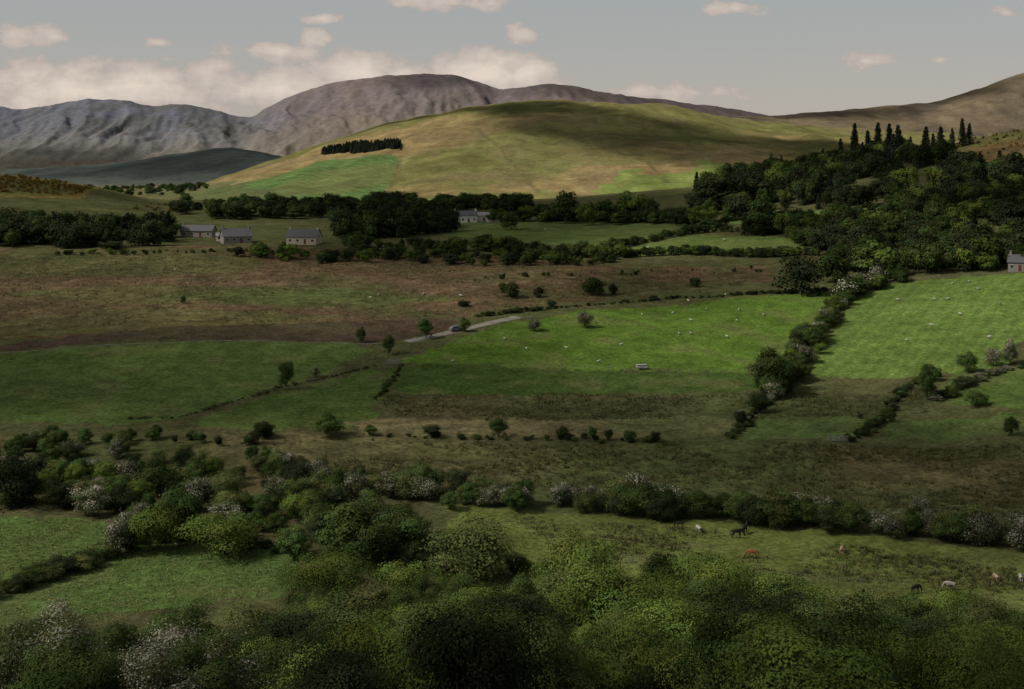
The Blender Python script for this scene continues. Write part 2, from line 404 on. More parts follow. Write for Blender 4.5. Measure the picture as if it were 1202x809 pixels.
for kind, col, W_, base, bl, sp in (('ash', ASH, 8.5, .12, 0, .2), ('alder', ALD, 7.5, .06, 0, .3), ('willow', WIL, 9.0, .03, 0, .5), ('oak', OAK, 9.5, .1, 0, .15), ('hawthorn', HAW, 8, .05, .25, .5), ('dark', DRK, 8.5, .02, 0, .3)):
    q = len(kind)
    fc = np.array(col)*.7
    lib(kind, 0, 8, [make_tree(kind+"_near", 10+i*7+q, 8, W_*(.95+.1*i), 30, 22000, .20, col, base, bl, 24, sp, cr=(.11, .21), cv=(.6, 1.5)) for i in range(3)])
    lib(kind, 1, 8, [make_tree(kind+"_mid", 50+i*7+q, 8, W_*(.9+.1*i), 34, 8000, .33, col, base, bl, 12, sp) for i in range(3)])
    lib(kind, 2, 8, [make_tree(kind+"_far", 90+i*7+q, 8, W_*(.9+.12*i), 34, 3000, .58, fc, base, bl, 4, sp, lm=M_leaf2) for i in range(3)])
lib('gorse', 1, 8, [make_tree("gorse", 200, 8, 13, 30, 2500, .6, (.07, .08, .03), 0, .4, 3, .2, (.45, .27, .03))])
lib('spruce', 2, 14, [make_conifer("spruce", 300+i, 14, 6.2+i*1.0, 42, 11, .8, (.03, .04, .027)) for i in range(3)])
lib('spruce', 1, 14, [make_conifer("spruce_b", 310+i, 14, 6.6, 44, 16, .55, (.03, .042, .022)) for i in range(2)])
LIB[('gorse', 0)] = LIB[('gorse', 2)] = LIB[('gorse', 1)]
LIB[('spruce', 0)] = LIB[('spruce', 1)]
NAMES = {'ash': 'ash_tree', 'alder': 'alder_tree', 'willow': 'willow_tree', 'oak': 'oak_tree', 'hawthorn': 'hawthorn_tree', 'dark': 'holly_tree', 'gorse': 'gorse_bush', 'spruce': 'spruce_tree'}
def plant(kind, x, y, h, w=1.0, parent=None):
    lod = 0 if y < 190 else (1 if y < 430 else 2)
    if h < 2.5 and lod == 0: lod = 1
    H0, ms = LIB[(kind, lod)]
    s = h/H0; ww = s*w*random.uniform(.9, 1.12)
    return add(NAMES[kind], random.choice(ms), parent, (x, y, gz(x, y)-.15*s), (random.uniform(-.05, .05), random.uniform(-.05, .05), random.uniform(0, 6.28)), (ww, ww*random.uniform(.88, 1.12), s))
def tree(kind, px, py, hp, w=1.0):
    x, y = G(px, py); return plant(kind, x, y, hp*y/F, w)
def empty(name):
    e = bpy.data.objects.new(name, None); COL.objects.link(e); return e
def hedge(name, flat, hp, step, kinds, wid=1.0, jit=1.5, w=1.0):
    e = empty(name); pts = PW(flat); ph = random.uniform(0, 99)
    for (a, b) in zip(pts[:-1], pts[1:]):
        L = math.hypot(b[0]-a[0], b[1]-a[1]); n = max(1, int(L/step))
        for i in range(n):
            t = (i+random.random())/n
            x = a[0]+(b[0]-a[0])*t+random.gauss(0, jit*wid); y = a[1]+(b[1]-a[1])*t+random.gauss(0, jit*wid)
            m = float(fbm(np.array([x/14+ph]), np.array([y/14]), 5, 2)[0])
            hh = hp[0]+(hp[1]-hp[0])*min(1, max(0, (m-.25)/.5*.8+random.uniform(-.25, .35)))
            plant(random.choice(kinds), x, y, hh, w*random.uniform(.85, 1.35), e)
def wood(name, flat, n, hp, kinds, w=1.0, ymin=25, gap=0):
    e = empty(name); poly = PW(flat, ymin); a = np.array(poly)
    lo = a.min(0); hi = a.max(0); k = 0; tries = 0; got = []
    while k < n and tries < n*60:
        tries += 1
        x = random.uniform(lo[0], hi[0]); y = random.uniform(lo[1], hi[1])
        if pip(np.array([x]), np.array([y]), poly)[0]:
            if gap and any((x-p)**2+(y-q)**2 < gap*gap for p, q in got): continue
            got.append((x, y))
            plant(random.choice(kinds), x, y, random.uniform(*hp), w*random.uniform(.8, 1.2), e); k += 1

TR = [('hawthorn',140,652,54,1.0),('ash',176,648,68,.9),('alder',208,640,76,1.0),('ash',262,652,62,1.25),('alder',418,668,90,1.15),('alder',470,655,68,1.2),
 ('willow',558,684,78,1.25),('ash',386,716,76,1.15),('alder',345,655,44,1.4),('alder',312,610,34,1.1),('dark',12,596,78,.9),('dark',74,598,42,1.0),('alder',140,592,40,1.2),
 ('alder',185,585,52,1.1),('hawthorn',232,600,44,1.2),('oak',690,708,92,1.0),('ash',722,775,126,1.1),('ash',835,748,108,1.15),('oak',650,705,60,1.1),('oak',532,726,58,1.0),('alder',780,705,62,1.0),
 ('ash',800,805,110,1.15),('alder',905,780,84,1.2),('willow',985,785,84,1.2),('alder',1070,785,92,1.15),('alder',1125,752,58,1.2),('ash',1025,850,130,1.05),('oak',1170,848,132,1.1),('oak',1105,852,126,1.05),
 ('alder',860,720,50,1.2),('alder',925,730,52,1.3),('willow',1040,745,56,1.3),('alder',1190,765,62,1.2),
 ('willow',430,800,108,1.2),('willow',500,835,122,1.1),('ash',330,805,100,1.1),('alder',645,795,66,1.3),('alder',580,815,74,1.3),('hawthorn',80,800,92,1.1),('alder',215,780,82,1.1),('hawthorn',150,845,118,1.1),
 ('willow',650,845,84,1.5),('dark',745,840,60,1.5),('willow',870,845,82,1.4),('willow',940,845,80,1.4),('hawthorn',30,862,136,1.05),('hawthorn',250,862,126,1.1),('alder',95,872,130,1.1),('hawthorn',190,880,120,1.2),('ash',395,870,128,1.1),('alder',310,860,104,1.2),('alder',470,760,70,1.3),
 ('dark',310,515,24,1.6),('alder',385,513,32,1.3),('alder',435,512,15,1.2),('dark',507,514,18,1.5),('alder',585,514,27,1.2),('alder',660,516,18,1.0),('alder',695,517,18,.9),('dark',714,517,16,.7),('alder',740,518,14,1.2),('dark',770,519,14,1.4),
 ('alder',337,458,40,.8),('hawthorn',371,443,14,.7),('alder',456,417,28,.7),('alder',500,398,28,1.0),('alder',424,403,22,.6),('alder',546,390,20,.8),('hawthorn',627,389,19,.85),('hawthorn',686,385,24,.9),
 ('alder',908,462,60,1.05),('dark',890,486,32,1.1),('alder',598,349,21,1.4),('dark',632,349,13,1.2),('alder',698,347,24,1.4),('dark',720,346,14,1.0),('dark',815,337,13,1.3),('dark',648,360,8,2),('dark',545,360,8,2),
 ('dark',940,346,52,1.2),('alder',978,332,42,1.1),('ash',1032,325,46,1.1),('alder',1088,470,46,.6),('alder',1092,448,24,1.2),('alder',1136,438,28,1.0),('hawthorn',1166,430,26,.8),('hawthorn',1186,428,34,.7),('alder',1147,478,22,1.3),('alder',1187,512,26,.7),
 ('alder',1045,496,16,.9),('hawthorn',1080,600,22,1.2),('dark',1010,492,8,1),('dark',868,500,22,.6),('alder',215,357,12,.6),('dark',130,292,10,3),
 ('alder',664,263,42,1.0),('ash',690,265,32,1.0),('alder',712,262,34,.9),('ash',740,260,40,1.0),('alder',765,262,32,1.0),('alder',600,270,26,1.0),('spruce',817,233,32,.8),
 ('alder',133,278,34,1.0),('dark',850,245,45,1.2),('alder',895,275,50,1.0),('dark',885,240,42,1.1)]
for t in TR: tree(*t)
for px, py, hp in [(987,192,30),(1003,188,44),(1020,190,38),(1030,187,44),(1044,186,42),(1056,186,40),(1068,184,24),(1086,180,32),(1096,178,22),(1104,178,30),(1118,174,24),(1130,172,34),(1138,170,26),(965,196,22),(1012,196,30),(1040,194,32),(1050,190,34),(1024,192,28),(905,205,26),(918,203,22)]:
    tree('spruce', px, py, hp, random.uniform(.8, 1.15))
AH = ['alder','alder','dark','ash']; HW = ['hawthorn','hawthorn','alder','alder','willow','dark']
hedge("hawthorn_hedgerow", [325,550,400,578,470,583,520,590,600,593,660,593,730,603,800,609], (3.6, 7), 1.6, HW, 1.2, 1.8)
hedge("hawthorn_hedgerow", [730,603,850,609,960,620,1100,632,1210,643,1350,652], (3.6, 7), 1.6, HW, 1.2, 1.8)
hedge("hedgerow", [-60,535,60,533,140,540,220,545,330,555], (3, 5.5), 2.2, ['alder','dark','hawthorn','willow'], 1.5, 3)
hedge("hedgerow", [-60,575,60,585,150,592,250,596,330,600,420,610], (3.5, 6.5), 2.2, ['alder','dark','willow','alder','ash'], 1.5, 3)
hedge("hedgerow", [0,522,100,522,215,517,320,520], (2, 4), 2.6, ['dark','alder','alder'], 1, 2)
hedge("hedgerow", [905,470,930,440,945,410,965,385,985,362,1010,345,1050,330], (3.2, 7), 1.7, ['hawthorn','alder','ash','alder','dark'], 1, 1.6)
hedge("hedgerow", [860,515,880,490,905,468], (1, 2.6), 1.1, ['dark','hawthorn','alder'], .7, .9, 1.4)
hedge("hedgerow", [1100,472,1150,445,1202,430,1300,425], (1, 3.2), 1.2, ['dark','alder','hawthorn'], .7, 1, 1.4)
hedge("hedgerow", [-60,672,0,700,65,680,120,655,180,635,260,640,350,654], (1.2, 3.4), 1.4, ['alder','willow','dark'], .8, 1, 1.2)
hedge("hedgerow", [290,303,380,307,470,306,560,312,640,308,720,310], (2, 7), 2.2, AH, 1.5, 3)
hedge("hedgerow", [400,292,470,290,520,294,600,297,700,301,730,301], (2.5, 8), 2.0, AH, 1.3, 2.5)
hedge("hedgerow", [420,300,520,302,620,303,700,305], (2, 7), 2.2, AH, 1.5, 3)
hedge("hedgerow", [700,302,800,299,900,302,960,300], (2, 4.5), 1.6, AH, 1, 1)
hedge("hedgerow", [700,296,760,285,800,276,850,272,900,274], (2.2, 5.5), 1.8, AH, 1, 1.2)
hedge("hedgerow", [480,270,500,266,525,264], (4, 9), 2.6, AH, 2, 2)
hedge("hedgerow", [585,262,640,259,720,260,800,262,850,268], (4, 12), 2.2, AH, 2, 2.5)
hedge("hedgerow", [560,372,620,366,700,358,800,350,900,345,975,341], (.5, 1.7), 1.2, ['dark','alder'], .7, .7, 1.6)
hedge("hedgerow", [150,492,215,490,330,455,440,430], (.3, .8), 1.0, ['alder','willow'], .5, .8, 2)
hedge("hedgerow", [440,470,460,445,470,430], (.4, 1.0), 1.2, ['dark','alder'], .5, .8, 1.6)
hedge("hedgerow", [1000,520,1040,490,1060,460,1100,440], (.8, 2.4), 1.2, ['dark','alder'], .7, 1, 1.4)
hedge("hedgerow", [60,300,200,297,300,296,400,300], (1, 2.5), 2.5, AH, 1, 2)
hedge("hedgerow", [560,330,700,322,820,318,900,318], (.6, 2), 3, AH, 1, 2)
hedge("hedgerow", [430,514,500,514,600,516,700,518,790,520], (.4, 1.8), 2.0, ['alder','dark','willow'], .8, 1.2, 1.4)
wood("thicket", [-60,560,330,565,420,600,500,640,350,648,170,625,115,608,-60,600], 84, (3, 6.4), ['alder','willow','ash','dark','dark','alder','hawthorn'])
wood("thicket", [380,640,470,630,600,655,640,690,560,690,420,680], 28, (3, 5.5), ['alder','willow','ash','dark'])
KW = ['alder','willow','ash','oak','alder','alder','dark']
wood("woodland", [350,728,480,700,540,735,660,735,760,738,900,748,1060,755,1260,770,1260,880,300,880,300,770], 95, (5.2, 9.0), KW, 1.02, gap=4.6)
wood("hawthorn_thicket", [-60,780,100,775,290,770,290,890,-60,890], 26, (4.0, 7.0), ['hawthorn','hawthorn','alder','willow','alder'], 1.1, gap=3)
wood("bramble_thicket", [350,700,480,660,560,690,700,715,900,725,1060,738,1260,750,1260,860,-60,860,-60,775,60,750,250,720], 240, (1.0, 2.6), ['dark','dark','alder','alder'], 1.4)
wood("shelter_trees", [-80,286,0,290,110,292,208,288,200,276,100,276,-80,272], 130, (6, 14), ['dark','dark','alder','spruce'])
wood("shelter_trees", [395,280,400,272,440,268,530,266,530,274,440,282], 95, (6, 15), ['dark','dark','alder','spruce'])
wood("woodland", [800,254,830,228,890,205,950,194,1010,190,1080,188,1130,196,1202,206,1202,246,1050,243,905,246,860,264], 480, (7, 16), ['dark','dark','alder','dark','alder','oak','spruce'])
wood("woodland", [850,277,960,268,1048,264,1060,240,1260,230,1260,312,1060,325,985,335,970,300,905,278], 360, (5, 13), ['alder','ash','alder','alder','dark','dark'])
wood("spruce_stand", [1202,195,1170,205,1170,260,1202,265,1260,260,1260,190], 22, (10, 17), ['spruce','dark'])
wood("conifer_plantation", [374,183,385,177,430,171,470,169,471,177,420,180], 420, (6, 11), ['spruce'], 1.5, 1200)
wood("distant_trees", [200,246,330,243,450,240,600,240,640,246,560,252,400,256,210,258], 240, (4, 11), ['dark','alder','alder','dark'], 1.2)
wood("distant_trees", [90,222,230,218,260,226,160,232], 90, (5, 10), ['dark','alder'], 1.3, 1150)
wood("distant_trees", [230,241,330,243,430,240,480,238,600,238,700,236,700,241,400,246], 200, (4, 9), ['dark','alder','ash'], 1.2, 1100)
wood("gorse_scrub", [0,206,60,212,110,222,90,232,0,226,-60,215], 220, (1.2, 2.6), ['gorse'])
wood("gorse_scrub", [190,240,215,242,205,250,150,244], 20, (1.2, 2.2), ['gorse'])
wood("gorse_scrub", [1100,180,1140,160,1202,154,1260,150,1260,185,1202,182,1150,190], 260, (.9, 2.0), ['gorse','gorse','dark'])
wood("gorse_scrub", [400,240,520,238,600,243,440,247], 26, (1.5, 2.5), ['gorse'])

# ------------------------------------------------------------------ rushes and tall grass (merged)
def tufts(name, flats, n, hh, col, blades=7, spread=.35, thresh=.45, col2=None):
    pts = []
    for flat in flats:
        poly = PW(flat); a = np.array(poly); lo = a.min(0); hi = a.max(0)
        x = R.uniform(lo[0], hi[0], n*3); y = R.uniform(lo[1], hi[1], n*3)
        k = pip(x, y, poly) & (fbm(x/12, y/12, 47, 4) > thresh-.2+.3*R.uniform(0, 1, len(x)))
        pts.append(np.stack([x[k], y[k]], 1)[:n])
    p = np.concatenate(pts); z = H(p[:, 0], p[:, 1])
    m = len(p); q = np.repeat(np.column_stack([p, z]), blades, 0); N = len(q)
    sc = np.repeat(R.uniform(.5, 1.3, m), blades)[:, None]
    b = q+np.column_stack([R.normal(0, spread*.6, (N, 2)), np.full(N, -.05)])
    a = R.uniform(0, 6.283, N); d = np.column_stack([np.cos(a), np.sin(a), np.zeros(N)])
    lean = np.column_stack([R.normal(0, spread, (N, 2)), np.zeros(N)])
    w = .09
    V = np.stack([b-d*w*sc, b+d*w*sc, b+lean*sc+np.array([0, 0, 1])*hh*sc*R.uniform(.6, 1.2, (N, 1))], 1).reshape(-1, 3)
    mixc = np.repeat(R.uniform(0, 1, (m, 1)), blades, 0)
    cc = np.array(col)[None]*(1-mixc)+np.array(col2 or col)[None]*mixc
    C = np.repeat(cc*R.uniform(.7, 1.3, (N, 1)), 3, 0)
    add(name, new_mesh(name, V, np.arange(3*N).reshape(N, 3), [M_leaf2], C))
tufts("rushes", [[430,464,640,462,860,462,1080,456,1090,486,470,490], [900,520,1202,520,1202,610,1000,600,850,570], [250,520,800,522,900,560,740,590,330,545], [600,605,800,620,1000,640,1202,670,1202,700,900,672,640,640]], 2000, .6, (.16, .13, .065), 7, .4, .5, (.10, .12, .045))
tufts("moor_grass", [[0,300,300,290,700,310,880,315,880,335,560,370,300,380,0,385]], 7000, .6, (.15, .105, .06), 6, .4, .5, (.10, .10, .045))
tufts("field_grass", [[-60,600,115,612,140,638,60,668,-60,690], [-60,712,60,680,180,634,352,652,360,690,200,715,0,748], [540,600,1202,655,1202,705,900,685,600,655]], 3500, .22, (.10, .15, .045), 6, .3, .35, (.14, .15, .06))

# ------------------------------------------------------------------ farm track
def ribbon(name, flat, w, mat, lift=.12):
    pts = PW(flat); P2 = []
    for a, b in zip(pts[:-1], pts[1:]):
        n = max(2, int(math.hypot(b[0]-a[0], b[1]-a[1])/2))
        for i in range(n): P2.append((a[0]+(b[0]-a[0])*i/n, a[1]+(b[1]-a[1])*i/n))
    P2.append(pts[-1]); P2 = np.array(P2); k = np.ones(7)/7
    Pp = np.pad(P2, ((3, 3), (0, 0)), mode='edge'); P2 = np.stack([np.convolve(Pp[:, i], k, 'valid') for i in (0, 1)], 1)
    d = np.gradient(P2, axis=0); d /= np.linalg.norm(d, axis=1, keepdims=True); nn = np.stack([-d[:, 1], d[:, 0]], 1)
    V = []
    for s in (-1, -.33, .33, 1):
        q = P2+nn*s*w/2*(.8+.4*fbm(P2[:, 0]/6, P2[:, 1]/6, 3+int(s*3), 2))[:, None]; V.append(np.column_stack([q, H(q[:, 0], q[:, 1])+lift-.08*abs(s)]))
    V = np.stack(V, 1).reshape(-1, 3); n = len(P2)
    Fc = [[i*4+j, i*4+j+1, (i+1)*4+j+1, (i+1)*4+j] for i in range(n-1) for j in range(3)]
    add(name, new_mesh(name, V, np.array(Fc), [mat], smooth=True))
M_track = simple_mat("gravel_track", (.21, .20, .17), .95, .6, .3)
ribbon("farm_track", [470,403,500,397,540,388,575,380,596,375,612,371], 3.4, M_track)
ribbon("farm_track", [-40,416,120,405,300,400,410,404,470,403], .8, simple_mat("worn_path", (.14, .125, .095), .95, .6, .4))

# ------------------------------------------------------------------ fences
M_wood = simple_mat("weathered_wood", (.2, .17, .14), .9, 8)
def fence(flat, step=3.0, h=1.2):
    pts = PW(flat); V = []; Fc = []; tops = []; cnt = 0
    for a, b in zip(pts[:-1], pts[1:]):
        n = max(1, int(math.hypot(b[0]-a[0], b[1]-a[1])/step))
        for i in range(n):
            x = a[0]+(b[0]-a[0])*i/n; y = a[1]+(b[1]-a[1])*i/n; z = gz(x, y); tops.append((x, y, z))
            v, f = tube((x, y, z-.3), (x+random.gauss(0, .04), y, z+h), .07, .06, 4, 1)
            Fc.append(f+cnt); V.append(v); cnt += len(v)
    for lv in (.5, .85, 1.12):
        for p, q in zip(tops[:-1], tops[1:]):
            v, f = tube((p[0], p[1], p[2]+lv), (q[0], q[1], q[2]+lv), .012, .012, 3, 1)
            Fc.append(f+cnt); V.append(v); cnt += len(v)
    add("post_and_wire_fence", new_mesh("post_and_wire_fence", np.concatenate(V), np.concatenate(Fc), [M_wood]))
for f in ([0,411,120,401,300,397,410,400,470,401], [470,427,560,391,620,376,700,363], [520,431,700,435,880,439], [215,493,330,457,440,430], [700,655,900,680,1100,697], [0,385,150,370,300,372,430,378], [990,352,1060,331,1202,321]):
    fence(f)

# ------------------------------------------------------------------ buildings
M_render = simple_mat("rendered_wall", (.42, .37, .28), .9, 1.2, .12); M_white = simple_mat("whitewashed_wall", (.6, .58, .52), .9, 1.2, .1)
M_grey = simple_mat("grey_render", (.22, .2, .18), .9, 1.2, .12)
M_slate = simple_mat("slate_roof", (.10, .10, .11), .7, 5, .25); M_glass = simple_mat("window_glass", (.03, .035, .04), .2, 2, .1)
M_door = simple_mat("painted_door", (.12, .04, .03), .6, 2, .1); M_tin = simple_mat("tin_roof", (.22, .22, .23), .6, 2, .2)
def box(name, c, s, mat, parent):
    x, y, z = [v/2 for v in s]
    V = np.array([[sx*x+c[0], sy*y+c[1], sz*z+c[2]] for sx in (-1, 1) for sy in (-1, 1) for sz in (-1, 1)])
    Fc = np.array([[0,1,3,2],[4,6,7,5],[0,4,5,1],[2,3,7,6],[0,2,6,4],[1,5,7,3]])
    return add(name, new_mesh(name, V, Fc, [mat]), parent)
def house(name, px, py, L, D, wh, rh, yaw, wall, roof=None, chim=2, win=4, storeys=1, ymin=25):
    roof = roof or M_slate
    x, y = G(px, py, ymin); e = empty(name); e.location = (x, y, gz(x, y)+.1); e.rotation_euler = (0, 0, math.radians(yaw))
    me = bpy.data.meshes.new("walls"); l = L/2; d = D/2
    v = [(-l,-d,-1.2),(l,-d,-1.2),(l,d,-1.2),(-l,d,-1.2),(-l,-d,wh),(l,-d,wh),(l,d,wh),(-l,d,wh),(-l,0,wh+rh),(l,0,wh+rh)]
    me.from_pydata(v, [], [(0,1,5,4),(2,3,7,6),(1,2,6,9,5),(3,0,4,8,7),(0,3,2,1)]); me.materials.append(wall); add("walls", me, e)
    ov_ = .35; t = .18; sl = rh/d; ez = wh-ov_*sl
    for s, nm in ((-1, "roof_front"), (1, "roof_back")):
        vv = [(-l-ov_, s*(d+ov_), ez+.03), (l+ov_, s*(d+ov_), ez+.03), (l+ov_, 0, wh+rh+.03), (-l-ov_, 0, wh+rh+.03)]
        vv += [(a, b, c+t) for a, b, c in vv]
        m2 = bpy.data.meshes.new(nm); m2.from_pydata(vv, [], [(0,1,2,3),(4,5,6,7),(0,1,5,4),(1,2,6,5),(2,3,7,6),(3,0,4,7)]); m2.materials.append(roof); add(nm, m2, e)
    for i in range(chim):
        cx_ = (-l+.5) if i == 0 else (l-.5)
        box("chimney_%d" % (i+1), (cx_, 0, wh+rh+.45), (.7, .9, 1.5), wall, e); box("chimney_cap_%d" % (i+1), (cx_, 0, wh+rh+1.25), (.85, 1.05, .1), M_grey, e)
    k = 0
    for st in range(storeys):
        for i in range(win):
            xx = -l+L*(i+.5)/win; zz = 1.45+st*2.6
            if st == 0 and i == win//2:
                box("door", (xx, -d-.03, 1.0), (.95, .08, 2.05), M_door, e); continue
            k += 1; box("window_frame_%d" % k, (xx, -d-.02, zz), (1.3, .06, 1.15), M_white, e); box("window_%d" % k, (xx, -d-.055, zz), (1.1, .04, .95), M_glass, e)
    for s in (-1, 1):
        k += 1; box("gable_window_%d" % k, (s*(l+.03), 0, wh+.1), (.06, .9, 1.0), M_glass, e)
    return e
house("cottage", 357, 286, 13.5, 7.5, 3.1, 2.9, -12, M_render)
house("cottage", 277, 285, 12.5, 7.0, 2.9, 3.2, 24, M_grey)
house("bungalow", 233, 278, 15, 7, 2.8, 2.4, -6, M_grey, chim=1)
house("farm_shed", 262, 283, 6, 4, 2.2, 1.2, 10, M_white, M_tin, 0, 2)
house("farmhouse", 546, 261, 12, 6, 3.6, 2.2, 8, M_white, chim=2, storeys=1)
house("farm_barn", 570, 260, 16, 8, 3.0, 1.6, -10, M_white, M_tin, 0, 3)
house("cottage", 74, 268, 12, 7, 2.8, 2.5, 15, M_render)
house("cottage", 1194, 318, 5, 4.5, 3, 2.2, -30, M_grey, win=2, chim=1)

# ------------------------------------------------------------------ animals
def skin_mesh(name, verts, edges, rad, sub=2):
    me = bpy.data.meshes.new(name+"_cage"); me.from_pydata(verts, edges, [])
    o = bpy.data.objects.new(name+"_cage", me); COL.objects.link(o)
    o.modifiers.new("Skin", 'SKIN'); s = o.modifiers.new("Sub", 'SUBSURF'); s.levels = sub; s.render_levels = sub
    for i, r in enumerate(rad): me.skin_vertices[0].data[i].radius = (r, r)
    me.skin_vertices[0].data[0].use_root = True
    bpy.context.view_layer.update()
    dg = bpy.context.evaluated_depsgraph_get()
    out = bpy.data.meshes.new_from_object(o.evaluated_get(dg)); out.name = name
    bpy.data.objects.remove(o)
    for p in out.polygons: p.use_smooth = True
    return out
def quadruped(name, mat, dark, graze=True, k=1.0, fat=1.0, mane=True):
    V = []; E = []; Rr = []
    def a(p, r, par=None):
        V.append(tuple(c*k for c in p)); Rr.append(r*k)
        if par is not None: E.append((par, len(V)-1))
        return len(V)-1
    pel = a((-.6, 0, 1.2), .27*fat); mid = a((-.1, 0, 1.12), .31*fat, pel); che = a((.45, 0, 1.14), .28*fat, mid)
    nb = a((.72, 0, 1.3), .19, che)
    if graze: n2 = a((1.0, 0, 1.0), .13, nb); hd = a((1.18, 0, .6), .12, n2); mu = a((1.28, 0, .22), .07, hd)
    else: n2 = a((.95, 0, 1.6), .13, nb); hd = a((1.12, 0, 1.85), .12, n2); mu = a((1.45, 0, 1.62), .07, hd)
    for s in (-1, 1): a((V[hd][0]/k-.04, s*.09, V[hd][2]/k+.17), .03, hd)
    t1 = a((-.88, 0, 1.22), .06, pel); t2 = a((-1.0, 0, .9), .07, t1); a((-.98, 0, .5), .03, t2)
    for s in (-1, 1):
        h = a((-.6, s*.17, 1.0), .17, pel); kn = a((-.46, s*.18, .78), .1, h); ho = a((-.74, s*.17, .5), .062, kn); fe = a((-.68, s*.17, .12), .042, ho); a((-.64, s*.17, .03), .055, fe)
        sh = a((.48, s*.16, .95), .13, che); el = a((.42, s*.17, .76), .085, sh); kn = a((.48, s*.17, .42), .055, el); fe = a((.46, s*.17, .12), .04, kn); a((.50, s*.17, .03), .052, fe)
    me = skin_mesh(name, V, E, Rr)
    me.materials.clear(); me.materials.append(mat); me.materials.append(dark)
    for p in me.polygons:
        c = p.center/k
        if c.z < .3 and c.x < 1.0 or c.x < -.93 or (mane and c.z > 1.28 and c.x > .6 and abs(c.y) < .04): p.material_index = 1
    return me
M_bay = simple_mat("bay_coat", (.34, .12, .05), .7, 2, .2); M_blk = simple_mat("black_coat", (.018, .016, .015), .7, 2, .2); M_dun = simple_mat("dun_coat", (.45, .33, .22), .8, 2, .2)
M_wool = simple_mat("wool", (.46, .43, .37), .95, 6, .15); M_face = simple_mat("dark_hoof", (.05, .04, .035), .8, 3, .2)
M_wcoat = simple_mat("pale_coat", (.45, .41, .36), .85, 2, .15)
horses = [(883, 656, M_bay, True, 1.0, 185), (865, 632, M_blk, True, 1.1, 10), (874, 627, M_blk, False, 1.0, 60), (820, 626, M_wcoat, True, .9, 110), (988, 652, M_dun, True, .95, 70), (798, 620, M_blk, True, .8, 180)]
for px, py, m, g_, k, yaw in horses:
    x, y = G(px, py); add("horse", quadruped("horse", m, M_face if m is not M_bay else M_blk, g_, k), None, (x, y, gz(x, y)-.02), (0, 0, math.radians(yaw)))
for px, py, m, k, yaw in [(1115, 693, M_wcoat, .9, 175), (1075, 697, M_blk, .9, 30), (1169, 683, M_dun, .8, 100), (1198, 684, M_wcoat, .85, 80)]:
    x, y = G(px, py); add("cow", quadruped("cow", m, M_face, True, k, 1.12, False), None, (x, y, gz(x, y)-.02), (0, 0, math.radians(yaw)))
def sheep_mesh(name, graze):
    V = []; E = []; Rr = []
    def a(p, r, par=None):
        V.append(p); Rr.append(r)
        if par is not None: E.append((par, len(V)-1))
        return len(V)-1
    p0 = a((-.35, 0, .58), .23); p1 = a((0, 0, .56), .27, p0); p2 = a((.3, 0, .58), .23, p1); p3 = a((.5, 0, .66 if not graze else .5), .13, p2)
    hd = a((.62, 0, .82) if not graze else (.62, 0, .28), .09, p3); a((.78, 0, .76) if not graze else (.70, 0, .1), .055, hd)
    for s in (-1, 1): a((V[hd][0]-.03, s*.13, V[hd][2]+.04), .025, hd)
    a((-.6, 0, .5), .04, p0)
    for s in (-1, 1):
        h = a((-.35, s*.12, .42), .09, p0); k_ = a((-.4, s*.12, .22), .04, h); a((-.36, s*.12, .02), .03, k_)
        h = a((.28, s*.12, .4), .08, p2); k_ = a((.29, s*.12, .2), .035, h); a((.29, s*.12, .02), .03, k_)
    me = skin_mesh(name, V, E, Rr, 1); me.materials.clear(); me.materials.append(M_wool); me.materials.append(M_face)
    for p in me.polygons:
        if p.center.z < .22: p.material_index = 1
    return me
SH = [sheep_mesh("sheep_grazing", True), sheep_mesh("sheep_standing", False)]
sp = [(598,400),(612,411),(665,407),(700,382),(731,404),(748,371),(792,366),(803,392),(810,394),(815,379),(830,366),(838,350),(855,398),(862,376),(868,362),(893,372),(811,352),(846,349),
 (1052,352),(1088,385),(1100,350),(1109,354),(1125,370),(1140,334),(1152,340),(1178,361),(1062,400),(1160,396),(1120,336),
 (438,348),(446,345),(498,344),(545,346),(204,316),(530,425),(703,424),(640,272),(850,284),(760,290),(930,258)]
for px, py in sp:
    x, y = G(px+random.uniform(-6, 6), py+random.uniform(-3, 3)); s = random.uniform(.9, 1.15)
    add("sheep", random.choice(SH), None, (x, y, gz(x, y)), (0, 0, random.uniform(0, 6.28)), (s, s, s))

M_metal = simple_mat("galvanised_metal", (.35, .36, .38), .45, 4, .15); M_rub = simple_mat("rubber", (.02, .02, .02), .8)
def lathe(name, prof, loc, rot, mat, parent, n=20):
    V = []; Fc = []
    for r, z in prof:
        for i in range(n): V.append((r*math.cos(6.2832*i/n), r*math.sin(6.2832*i/n), z))
    for j in range(len(prof)-1):
        for i in range(n): Fc.append([j*n+i, j*n+(i+1) % n, (j+1)*n+(i+1) % n, (j+1)*n+i])
    return add(name, new_mesh(name, np.array(V), np.array(Fc), [mat], smooth=True), parent, loc, rot)
wheelp = [(.0, -.1), (.18, -.1), (.2, -.08), (.31, -.1), (.34, -.06), (.34, .06), (.31, .1), (.2, .08), (.18, .1), (0, .1)]
x, y = G(753, 434); e = empty("livestock_feeder_trailer"); e.location = (x, y, gz(x, y)); e.rotation_euler = (0, 0, .15)
box("hopper", (0, 0, .95), (2.6, 1.2, .5), M_metal, e); box("lid", (0, 0, 1.25), (2.8, 1.4, .06), M_metal, e); box("trough_front", (0, -.8, .55), (2.6, .35, .2), M_metal, e); box("trough_back", (0, .8, .55), (2.6, .35, .2), M_metal, e)
box("drawbar", (1.9, 0, .5), (1.3, .08, .08), M_metal, e); box("chassis", (0, 0, .6), (2.4, .9, .12), M_metal, e)
for s in (-1, 1): lathe("wheel_%d" % (s+2), wheelp, (-.2, s*1.1, .34), (math.pi/2, 0, 0), M_rub, e)
